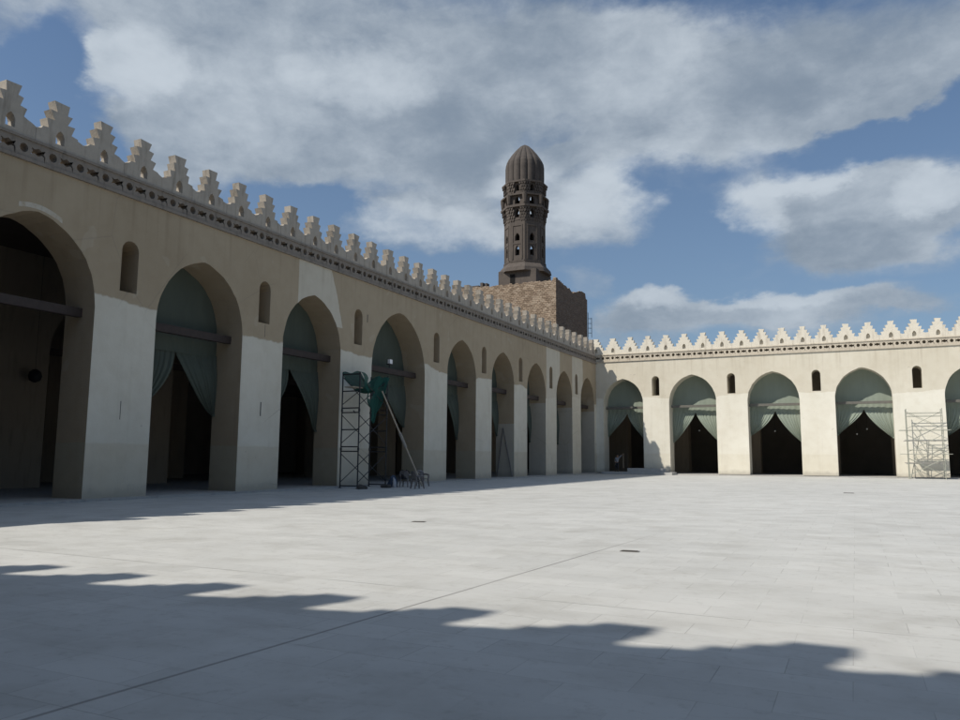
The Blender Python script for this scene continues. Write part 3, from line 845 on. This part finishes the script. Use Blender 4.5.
# ------------------------------------------------------------------ person by the steps
def skin(name, verts, edges, radii, mat, parent, sub=2):
    me = bpy.data.meshes.new(name); me.from_pydata(verts, edges, []); o = bpy.data.objects.new(name, me); COL.objects.link(o)
    md = o.modifiers.new('s', 'SKIN'); md.use_smooth_shade = True
    for v_, r_ in zip(me.skin_vertices[0].data, radii): v_.radius = (r_, r_) if not isinstance(r_, tuple) else r_
    me.skin_vertices[0].data[0].use_root = True
    ss = o.modifiers.new('u', 'SUBSURF'); ss.levels = sub; ss.render_levels = sub
    dg = bpy.context.evaluated_depsgraph_get(); dg.update()
    out = bpy.data.meshes.new_from_object(o.evaluated_get(dg))
    bpy.data.objects.remove(o); out.materials.clear(); out.materials.append(mat)
    for p_ in out.polygons: p_.use_smooth = True
    return mesh_obj(name, out, parent)
per = empty('person', 'person in a grey shirt and dark trousers bending an arm up beside the stone steps', 'person', (2.65, 77.55, .165), R(-10))
V_ = [(0,0,.88),(0,.02,1.05),(.03,.02,1.22),(.05,.02,1.36),(.06,.0,1.45),(.08,-.02,1.56),(.085,-.03,1.66),(.08,-.02,1.72),
      (-.09,0,.84),(-.11,-.03,.48),(-.11,.02,.09),(-.11,-.12,.04),
      (.09,0,.84),(.14,-.05,.47),(.12,.03,.09),(.13,-.11,.04),
      (.21,.0,1.38),(.43,-.05,1.56),(.66,-.08,1.72),(.72,-.08,1.75),
      (-.12,.0,1.37),(-.20,.03,1.08),(-.12,-.16,.93),(-.09,-.21,.90)]
E_ = [(0,1),(1,2),(2,3),(3,4),(4,5),(5,6),(6,7),(0,8),(8,9),(9,10),(10,11),(0,12),(12,13),(13,14),(14,15),(3,16),(16,17),(17,18),(18,19),(3,20),(20,21),(21,22),(22,23)]
Rr = [.125,.12,.14,.13,.06,.085,.10,.06,.095,.068,.045,.035,.095,.068,.045,.035,.062,.045,.034,.03,.062,.045,.034,.03]
skin('body', V_, E_, Rr, M['skin'], per)
skin('shirt', [(0,0,.92),(0,.02,1.08),(.03,.02,1.23),(.05,.02,1.37),(.055,.01,1.42),(.21,.0,1.385),(.43,-.05,1.565),(.60,-.072,1.68),(-.12,.0,1.375),(-.20,.03,1.08),(-.155,-.08,.99)],
     [(0,1),(1,2),(2,3),(3,4),(3,5),(5,6),(6,7),(3,8),(8,9),(9,10)], [.155,.145,.16,.15,.08,.08,.062,.05,.08,.062,.05], M['shirt'], per)
skin('trousers', [(0,0,.90),(-.09,0,.83),(-.11,-.03,.48),(-.11,.02,.12),(.09,0,.83),(.14,-.05,.47),(.12,.03,.12)], [(0,1),(1,2),(2,3),(0,4),(4,5),(5,6)], [.15,.118,.085,.066,.118,.085,.066], M['trousers'], per)
bm = B(); bmesh.ops.create_uvsphere(bm, u_segments=16, v_segments=10, radius=.112)
for v_ in bm.verts: v_.co = Vector((v_.co.x + .085, v_.co.y - .005, max(v_.co.z, -.03 - .06*(v_.co.y > 0)) + 1.685))
obj('hair', bm, M['hair'], per, True)
for sx, nm in ((-.11, 'shoe'), (.125, 'shoe')):
    bm = B(); bmesh.ops.create_uvsphere(bm, u_segments=12, v_segments=8, radius=1)
    for v_ in bm.verts: v_.co = Vector((v_.co.x*.055 + sx, v_.co.y*.14 - .06, max(0, v_.co.z*.075 + .035)))
    obj(nm, bm, M['shoe'], per, True)
hv = []
# hand gripping the staff: palm and five fingers
for k in range(4):
    a = .735 + .0; z = 1.79 - k*.022
    skin('finger', [(a, -.08 + .0, z), (a + .035, -.115, z + .002), (a + .06, -.095, z - .003), (a + .055, -.062, z - .004)], [(0,1),(1,2),(2,3)], [.011,.0105,.0095,.008], M['skin'], per, 1)
skin('thumb', [(.725, -.075, 1.775), (.745, -.045, 1.80), (.775, -.05, 1.815)], [(0,1),(1,2)], [.013,.012,.009], M['skin'], per, 1)
staff = empty('staff', 'pale thin stick held upright in the raised hand of the person by the steps', 'stick', (3.36, 77.33, .53))
bm = B(); tube(bm, (.02, 0, 0), (.03, .0, 1.5), .02, .018, 8); obj('stick', bm, M['palewood'], staff)

# ------------------------------------------------------------------ world: Nishita sky and clouds
w = bpy.data.worlds.new('World'); scene.world = w; w.use_nodes = True
nt = w.node_tree; t = NT(nt); bg = nt.nodes['Background']
sky = t.new('ShaderNodeTexSky', sky_type='NISHITA'); sky.sun_disc = False
sky.sun_elevation = math.asin(SUN.z); sky.sun_rotation = math.atan2(SUN.x, SUN.y) % (2*math.pi)
sky.air_density = 1.0; sky.dust_density = 1.2; sky.ozone_density = 1.5
gen = t.new('ShaderNodeTexCoord').outputs['Generated']
nrm = t.new('ShaderNodeVectorMath', operation='NORMALIZE'); nt.links.new(gen, nrm.inputs[0]); dvec = nrm.outputs[0]
dx, dy, dz = t.sep(dvec)
az = t.m('ARCTAN2', dx, dy)*(180/math.pi); el = t.m('ARCSINE', dz)*(180/math.pi)
n_big = t.noise(t.scalevec(dvec, (1, 1, 1.7)), 3.6, 8, .58, .3)
n_mid = t.noise(t.scalevec(dvec, (1, 1, 1.8)), 9.5, 8, .60, .2)
n_soft = t.noise(t.scalevec(dvec, (1, 1, 1.5)), 2.2, 3, .5)
n_w = t.noise(t.scalevec(dvec, (1, 1, 1.8)), 5., 7, .58)
waz = az + (n_w - .5)*14.; wel = el + (t.noise(t.scalevec(dvec, (1, 1, 1.8)), 6.5, 7, .58) - .5)*6.
def field(blobs):
    tot = None
    for A, E, a, b_, wt, tilt in blobs:
        ct, sn = math.cos(R(tilt)), math.sin(R(tilt))
        p = waz - A; q = wel - E
        u = (p*ct - q*sn)*(1/a); v_ = (p*sn + q*ct)*(1/b_)
        d2 = u*u + v_*v_
        k = t.smooth(d2, 1.25, .12, 0., wt)
        tot = k if tot is None else tot + k
    return tot
DENS = [(-37.95, 27.2, 30.21, 7.67, 1.0, 0.0), (-8.11, 25.73, 23.31, 5.38, 1.0, 4.0), (-30.06, 16.8, 8.01, 2.45, 0.75, 0.0), (-18.24, 17.68, 5.64, 2.7, 0.75, 0.0), (-23.18, 19.93, 9.22, 4.22, 0.4, 0.0), (-.3, 16.67, 9.2, 3.76, 1.2, 5.0), (5.74, 16.06, 4.96, 3.08, 0.5, 0.0), (-13.57, 10.53, 5.38, 1.73, 0.8, 0.0), (-3.31, 10.16, 8.3, 1.37, 0.7, 0.0), (-19.04, 12.65, 2.24, 1.31, 0.4, 0.0), (2.83, 10.35, 4.61, 1.17, 0.3, 0.0), (-58.97, 22.21, 4.17, 5.52, -.8, 0.0), (-52.86, 20.05, 4.36, 3.77, -0.35, 30.0), (-57.63, 26.92, 2.9, 2.24, -0.35, 0.0), (-40.95, 18.89, 5.42, 1.79, -0.6, 12.0), (-21.24, 23.84, 5.79, 0.95, -0.7, -8.0), (2.84, 20.91, 7.1, 1.59, -0.55, -10.0), (-12.74, 15.3, 4.32, 4.25, -0.35, 0.0), (-37.49, 13.83, 4.4, 2.15, -0.5, 0.0), (6.95, 21.62, 3.27, 1.75, -0.4, 0.0), (-9.45, 28.41, 0.72, 0.49, -0.4, 0.0), (-33., 20.5, 9., 3.2, .55, 0.), (-20.5, 20.5, 7., 2.6, .35, 0.), (-13., 22.5, 8., 2.5, .4, 0.), (-44.8, 20.9, 8.5, 3.2, 1.25, 0.), (4.5, 24., 7., 2.2, .6, 0.), (-0.73, 23.71, 10.8, 2.09, .5, 4.), (-13.58, 9.95, 6.45, 2.46, .55, 0.), (-3.34, 9.61, 9.57, 1.78, .45, 0.), (-50.62, 24.85, 5.88, 3.67, .4, 0.), (3.05, 14.22, 6.37, 2.56, .3, 0.)]
BRT = [(-52.6, 25.4, 5.07, 3.29, 0.9, -20.0), (-34.89, 27.12, 5.77, 2.58, 0.55, 0.0), (-13.92, 27.93, 6.75, 3.8, 0.35, 0.0), (-17.1, 18.7, 4.49, 2.81, 0.7, 0.0), (-30.06, 16.8, 6.86, 1.87, 0.65, 0.0), (-24.73, 21.34, 3.09, 2.09, 0.5, 0.0), (-6.68, 17.43, 3.74, 2.17, 0.8, -25.0), (-0.96, 19.42, 4.73, 1.28, 0.8, -15.0), (5.8, 16.98, 3.31, 1.71, 0.65, 0.0), (-13.55, 11.54, 5.03, 1.01, 0.6, 0.0), (-3.93, 10.89, 5.81, 0.82, 0.45, 0.0), (-58.18, 26.5, 3.44, 2.24, 0.3, 0.0), (-8.27, 21.5, 6.3, 1.99, 0.35, 0.0), (-44.43, 24.54, 9.2, 3.84, 0.3, 0.0), (-29.39, 23.02, 10.08, 3.42, -0.5, 0.0), (-1.23, 26.56, 9.68, 3.29, -0.45, 0.0), (0.05, 14.58, 7.35, 1.84, -0.5, 0.0), (-20.04, 29.58, 6.24, 2.52, -0.2, 0.0), (-13.59, 9.59, 8.59, 1.01, -0.2, 0.0)]
n_fine = t.noise(t.scalevec(dvec, (1, 1, 1.6)), 21., 7, .62, .3)
dens = field(DENS) + (n_big - .5)*.9 + (n_mid - .5)*.6 + (n_fine - .5)*.5
# scattered cloud over the rest of the sky
rest = t.smooth(el, 32., 50., 0., .5)
dens = t.smooth(dens + rest, .0, 1.0)
brt = field(BRT)*.6 + .42 + (n_big - .5)*.9 + (n_mid - .5)*.9 + (n_fine - .5)*.6
brt = t.smooth(brt, -.05, 1.15)
CLOUD_LO, CLOUD_HI = (2.2, 2.75, 3.45), (5.4, 6.0, 6.6)
cloud = t.mix(brt, CLOUD_LO, CLOUD_HI)
SKYGAIN = (.66, .80, .93)
# unseen cloud behind the camera tinted warmer, added to warm the ambient light
cloud = t.mix(t.smooth(dy, .15, -.6), cloud, t.mix(1., cloud, (1.22, 1.10, .93), 'MULTIPLY'))
skyc = t.mix(1., sky.outputs[0], SKYGAIN, 'MULTIPLY')
haze = t.mix(t.smooth(el, 34., 2., .10, .42), skyc, (2.4, 3.1, 3.85))
final = t.mix(dens*.93, haze, cloud)
nt.links.new(final if not isinstance(final, S) else final.k, bg.inputs[0])
bg.inputs[1].default_value = .105

# ------------------------------------------------------------------ sun
sd = bpy.data.lights.new('sun', 'SUN'); sd.energy = 4.6; sd.angle = R(.55); sd.color = (1., .93, .82)
so = link(bpy.data.objects.new('sun', sd)); so.rotation_euler = SUN.to_track_quat('Z', 'Y').to_euler(); so.location = (0, 0, 60)

# ------------------------------------------------------------------ camera
cam = bpy.data.cameras.new('camera'); co = link(bpy.data.objects.new('camera', cam))
Rv = Vector((.8977870502520442, .4403821539867449, .00647849131574671)); Uv = Vector((.04896854343406038, -.11442661519223214, .9922240833045706)); Fv = Vector((-.4376990908760034, .8904886906556667, .12429560595884484))
m3 = Matrix((Rv, Uv, -Fv)).transposed()
co.matrix_world = Matrix.Translation(Vector((25.08663, 0, 1.6))) @ m3.to_4x4()
cam.sensor_width = 36; cam.lens = 770.659/960*36; cam.clip_end = 3000; cam.clip_start = .05
scene.camera = co
scene.view_settings.view_transform = 'Standard'; scene.view_settings.look = 'None'; scene.view_settings.exposure = 0
scene.cycles.use_denoising = True
scene.cycles.max_bounces = 8
